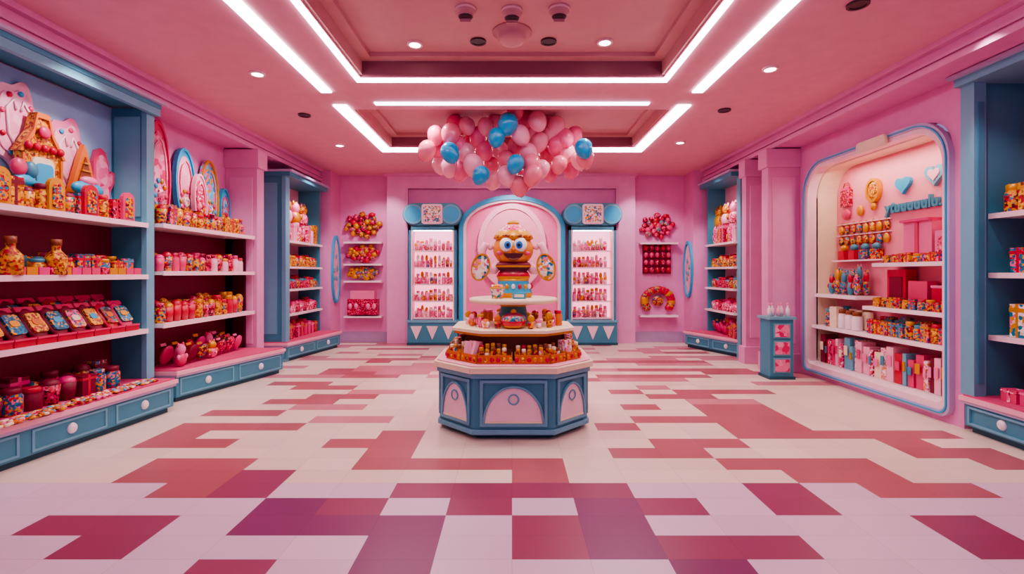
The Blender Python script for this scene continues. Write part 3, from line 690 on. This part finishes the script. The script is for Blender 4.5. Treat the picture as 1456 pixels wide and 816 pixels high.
cluster('candy_wall_cluster',936,321,48,34,'bunch',['red','rose','p_red','p_teal']); cluster('candy_wall_rack',935,368,40,42,'grid',['red','p_red','rose']); cluster('candy_wreath',936,428,48,44,'wreath',['p_redgold','gold','red'])
m=MB()
for px,py in((517,344),(517,375),(517,399),(517,449),(936,345),(936,448)):
    c=W(px,py,11.3); m.box(c.x-.43,c.x+.43,BY-.2,BY-.002,c.z-.04,c.z,'white_sh')
m.build('wall_ledge_shelves')

# ============ BALLOONS
m=MB()
BL=[]
tl=[(640,217),(706,195),(722,176),(830,211),(733,233),(684,249)]
pts=[(607,212),(620,190),(626,233),(622,210),(641,188),(648,176),(652,205),(664,177),(662,215),(672,232),(655,240),(680,192),(690,178),(688,212),(698,233),(712,212),(720,248),(702,254),(733,153),(748,168),(740,190),(757,186),(733,205),(752,215),(766,200),(770,238),(757,247),(746,254),(778,218),(791,178),(803,195),(791,205),(806,216),(817,190),(823,226),(812,238),(795,232),(776,172),(782,243),(764,170),(672,200),(640,235),(637,203),(720,225),(832,222),(738,262),(704,173),(650,226),(782,190),(756,232)]
for i,(px,py) in enumerate(pts): BL.append((px,py+2,R.choice(['b_pink','b_pink','b_pale','b_peach','b_pale']),R.uniform(7.25,8.0)))
for px,py in tl: BL.append((px,py,'b_teal',7.15))
for px,py,mm,d in BL:
    c=W(px,py,d); r=R.uniform(.122,.146)
    T0=Matrix.Translation(c)@Matrix.Rotation(R.uniform(-.5,.5),4,'Y')@Matrix.Rotation(R.uniform(-.4,.4),4,'X')
    prof=[]
    for j in range(13):
        t=math.pi*j/12; z=-math.cos(t); rad=math.sin(t)*(1+.08*z) ; prof.append((max(.001,rad*r),z*r*1.15 if z>0 else z*r*1.28))
    m.lathe((0,0,0),prof,mm,18,X=T0); m.lathe((0,0,0),[(.018,-r*1.36),(.004,-r*1.26)],mm,8,X=T0)
for px in(655,688,748,790):
    c=W(px,190,7.6); m.lathe((c.x,7.6,c.z),[(.003,0),(.003,RZ-c.z)],'white_sh',5)
m.build('balloon_cluster')

# ============ CENTRE KIOSK
K=empty('candy_kiosk')
KX=.015; KY=5.48
def octo(h,fh,cd):
    return [(KX-fh,KY-h),(KX+fh,KY-h),(KX+h,KY-h+cd),(KX+h,KY+h-cd),(KX+fh,KY+h),(KX-fh,KY+h),(KX-h,KY+h-cd),(KX-h,KY-h+cd)]
m=MB()
m.slab(octo(.7,.35,.35),0,.05,'teal_d'); m.slab(octo(.78,.395,.385),.05,.1,'teal_l'); m.slab(octo(.76,.385,.375),.1,.61,'teal'); m.slab(octo(.79,.4,.39),.59,.64,'teal_l')
P=octo(.76,.385,.375)
for i in range(8):
    a=Vector((*P[i],0)); b=Vector((*P[(i+1)%8],0)); L=(b-a).length; ang=math.atan2(b.y-a.y,b.x-a.x)
    X=Matrix.Translation(a)@Matrix.Rotation(ang,4,'Z')
    q=L*.08
    m.ring([(q,.13),(L-q,.13),(L-q,.575),(q,.575)],[(q+.03,.16),(L-q-.03,.16),(L-q-.03,.545),(q+.03,.545)],-.022,.0,'teal_l',X=X)
    w=L*.36
    ar=ellpts(L/2,.16,w,.34,22,0,math.pi,False)
    m.prism(ar,-.014,0,'pinkwhite',X=X); m.ring(ellpts(L/2,.16,w+.02,.36,22,0,math.pi,False),ar,-.028,0,'teal_l',X=X,closed=False)
    m.ring(ellpts(L/2,.39,.055,.055,18),ellpts(L/2,.39,.04,.04,18),-.026,-.014,'teal_l',X=X)
    m.prism([(L/2-w,.16),(L/2+w,.16),(L/2+w,.18),(L/2-w,.18)],-.02,0,'cream',X=X)
m.build('base',K,bevel=.006)
m=MB(); m.slab(octo(.82,.415,.405),.64,.7,'cream'); m.slab(octo(.79,.4,.39),.7,.715,'pinkpale')
m.build('countertop',K,bevel=.008)
m=MB()
m.slab(octo(.5,.25,.25),.715,1.0,'brown'); m.slab(octo(.64,.33,.31),1.0,1.03,'cream'); m.slab(octo(.62,.31,.3),.972,1.0,'gold')
m.lathe((KX,KY,1.03),[(.2,0),(.22,.02),(.16,.08),(.14,.2),(.2,.25)],['gold','teal','teal','gold'],24)
m.lathe((KX,KY,1.27),[(.44,0),(.49,.015),(.49,.05),(.46,.06)],'cream',40)
m.build('tiers',K)
m=MB()
P=octo(.7,.36,.34)
for i in range(8):
    a=Vector((*P[i],0)); b=Vector((*P[(i+1)%8],0)); L=(b-a).length; ang=math.atan2(b.y-a.y,b.x-a.x)
    X=Matrix.Translation(a)@Matrix.Rotation(ang,4,'Z')
    m.M=X
    n=2
    for k in range(n):
        x0=L*k/n+.01; x1=L*(k+1)/n-.01
        m.box(x0,x1,.0,.012,.717,.80,'orange'); m.box(x0,x1,.14,.152,.717,.84,'brown'); m.box(x0,x0+.01,.012,.14,.717,.81,'gold'); m.box(x1-.01,x1,.012,.14,.717,.81,'gold')
        xx=x0+.035
        while xx<x1-.03:
            for yy in(.045,.105):
                if i in(1,7,2) and k==1: m.cbox((xx,yy,.83),(.05,.04,.17),R.choice(['p_white','pinkpale','p_gold']),rz=R.uniform(-.3,.3),rx=R.uniform(-.3,0))
                else: jar(m,xx,yy,.719,.026,R.uniform(.13,.16)+(yy>.08)*.03,R.choice(['p_gold','p_gold','p_floral','p_redgold']),R.choice(['gold','brown','red','cream']))
            xx+=.056
    for q in range(int(L/.06)): m.ell((.03+q*.06,-.004,.755),(.022,.01,.026),R.choice(['gold','red','p_gold']),8,5)
m.M=Matrix.Identity(4)
m.build('boxed_sweets_tray',K)
m=MB()
for i in range(26):
    t=2*math.pi*i/26; r=.46+.04*(i%2); f=R.choice(['cup','jar','lolli','plush'])
    if abs(t-1.5*math.pi)<.3: continue
    KIND[f][0](m,KX+r*math.cos(t),KY+r*math.sin(t),1.032,.045 if f in('cup','jar') else .09,R.uniform(.09,.17),R.choice(['p_gold','p_pink','p_redgold','orange','p_white']),R.choice(['gold','red','pink','orange']))
m.lathe((KX,KY-.42,1.032),[(.07,0),(.12,.03),(.135,.08),(.11,.13),(.04,.16)],['gold','red','p_teal','maroon'],22); m.ell((KX,KY-.42,1.2),(.03,.03,.03),'gold')
m.build('tier_sweets',K)
# figurine
m=MB(); fx,fyy=KX,KY; z0=1.332
m.lathe((fx,fyy,z0),[(.2,0),(.215,.03),(.21,.05),(.19,.11),(.17,.18),(.175,.2)],['gold','gold','teal_sky','teal_sky','gold'],28,sy=.75)
m.lathe((fx,fyy,z0+.19),[(.17,0),(.19,.04),(.17,.08),(.15,.1),(.2,.14),(.21,.16),(.18,.19),(.12,.22)],['gold','red','maroon','darkred','gold','maroon','maroon'],28,sy=.75)
for i in range(9):
    t=math.pi+math.pi*(i+.5)/9; m.ell((fx+.2*math.cos(t),fyy+.15*math.sin(t),z0+.12),(.022,.014,.03),['gold','white_sh','red'][i%3],8,6)
hz=z0+.53
m.ell((fx,fyy,hz),(.225,.175,.19),'face',32,20)
m.lathe((fx,fyy,hz+.1),[(.19,0),(.222,.02),(.21,.05),(.18,.1),(.11,.16),(.04,.18)],['gold','p_gold','gold','p_pink','pinkpale'],28,sy=.85)
m.ell((fx,fyy,hz+.29),(.07,.06,.03),'gold',14,8)
for sg in(-1,1):
    m.ell((fx+sg*.076,fyy-.15,hz+.045),(.073,.05,.08),'white',20,12); m.ell((fx+sg*.064,fyy-.192,hz+.04),(.038,.014,.043),'blue',16,8); m.ell((fx+sg*.06,fyy-.204,hz+.04),(.018,.006,.021),'black',12,6)
    m.ell((fx+sg*.15,fyy-.13,hz-.05),(.035,.02,.026),'rose',10,6)
    m.tube([(fx+sg*.14,fyy-.02,hz+.13),(fx+sg*.08,fyy-.17,hz+.145),(fx+sg*.04,fyy-.175,hz+.13)],[.012]*3,'brown',8)
    m.tube([(fx+sg*.17,fyy,z0+.36),(fx+sg*.22,fyy,z0+.3),(fx+sg*.28,fyy,z0+.3),(fx+sg*.33,fyy,z0+.38),(fx+sg*.35,fyy,z0+.5),(fx+sg*.31,fyy,z0+.58),(fx+sg*.26,fyy,z0+.56)],[.05,.055,.055,.05,.045,.042,.03],'pinkpale',12)
    m.ell((fx+sg*.255,fyy,z0+.555),(.035,.035,.035),'pinkpale',10,8)
    m.ell((fx+sg*.36,fyy-.06,z0+.33),(.1,.035,.15),'p_floral',22,12,X=Matrix.Rotation(sg*-.25,4,'Y'))
    m.ring(ellpts(0,0,.105,.155,24),ellpts(0,0,.09,.138,24),-.03,.02,'gold',X=Matrix.Translation((fx+sg*.36,fyy-.06,z0+.33))@Matrix.Rotation(sg*-.25,4,'Y'))
m.ell((fx,fyy-.182,hz-.01),(.024,.024,.02),'orange',10,6)
m.prism([(fx+.1*math.cos(math.pi+math.pi*k/12),hz-.05+.065*math.sin(math.pi+math.pi*k/12)) for k in range(13)],fyy-.178,fyy-.12,'darkred')
m.tube([(fx+.11*t,fyy-.175+.03*t*t,hz-.045-.075*(1-t*t)) for t in(-1,-.66,-.33,0,.33,.66,1)],[.011]*7,'brown',8)
m.build('cartoon_figurine')
m=MB(); m.lathe((KX-.17,KY-.3,1.332),[(.055,0),(.075,.1),(.08,.105),(.08,.12)],['p_floral','cream','gold'],20)
for i in range(9): m.ell((KX-.17+.04*math.cos(i*.9),KY-.3+.04*math.sin(i*.9),1.455),(.03,.03,.026),R.choice(['cream','gold','p_pink']),8,6)
m.build('popcorn_tub')
m=MB(); m.cbox((KX+.06,KY-.32,1.332+.03),(.14,.08,.058),'teal_sky'); m.cbox((KX+.06,KY-.362,1.362),(.1,.006,.03),'cream'); m.build('small_gift_box')

# ------------------------------------------------------------ lights
for y in(4.7,6.9): spot((-3.6,y,3.75),75,90,(1,.9,.94),.05,(-4.5,y,1.8)).name='added_wall_fill'  # added hidden spots without fixtures, brightening the shelf walls
spot((-3.5,9.6,3.75),65,80,(1,.9,.94),.05,(-4.4,9.7,1.6)).name='added_wall_fill'
spot((3.5,9.6,3.75),65,80,(1,.9,.94),.05,(4.4,9.9,1.6)).name='added_wall_fill'
spot((3.9,4.3,3.75),50,80,(1,.9,.94),.05,(5.0,4.3,1.6)).name='added_wall_fill'
spot((0,9.9,3.78),130,75,(1,.9,.95),.05,(0,11.3,2.0)).name='added_wall_fill'  # added fill for the back wall, no lamp modelled
for x in(-2.6,2.6): spot((x,9.9,3.78),85,75,(1,.9,.95),.05,(x*1.2,11.3,1.8)).name='added_wall_fill'
spot((0,3.6,4.02),120,36,(1,.92,.84),.05,(0,5.5,1.2)).name='added_kiosk_fill'  # added spot hidden in the coffer to brighten the kiosk
wd=bpy.data.worlds.new('World'); scene.world=wd; wd.use_nodes=True
bg=wd.node_tree.nodes['Background']; bg.inputs['Color'].default_value=(.6,.42,.85,1); bg.inputs['Strength'].default_value=.42

# ------------------------------------------------------------ camera
cam=bpy.data.cameras.new('camera'); co=bpy.data.objects.new('camera',cam); scene.collection.objects.link(co)
co.location=(0,0,H); co.rotation_euler=(math.radians(90),0,0)
cam.sensor_width=36; cam.lens=36*F/1456; cam.shift_y=-20/1456; cam.clip_start=.05
scene.camera=co
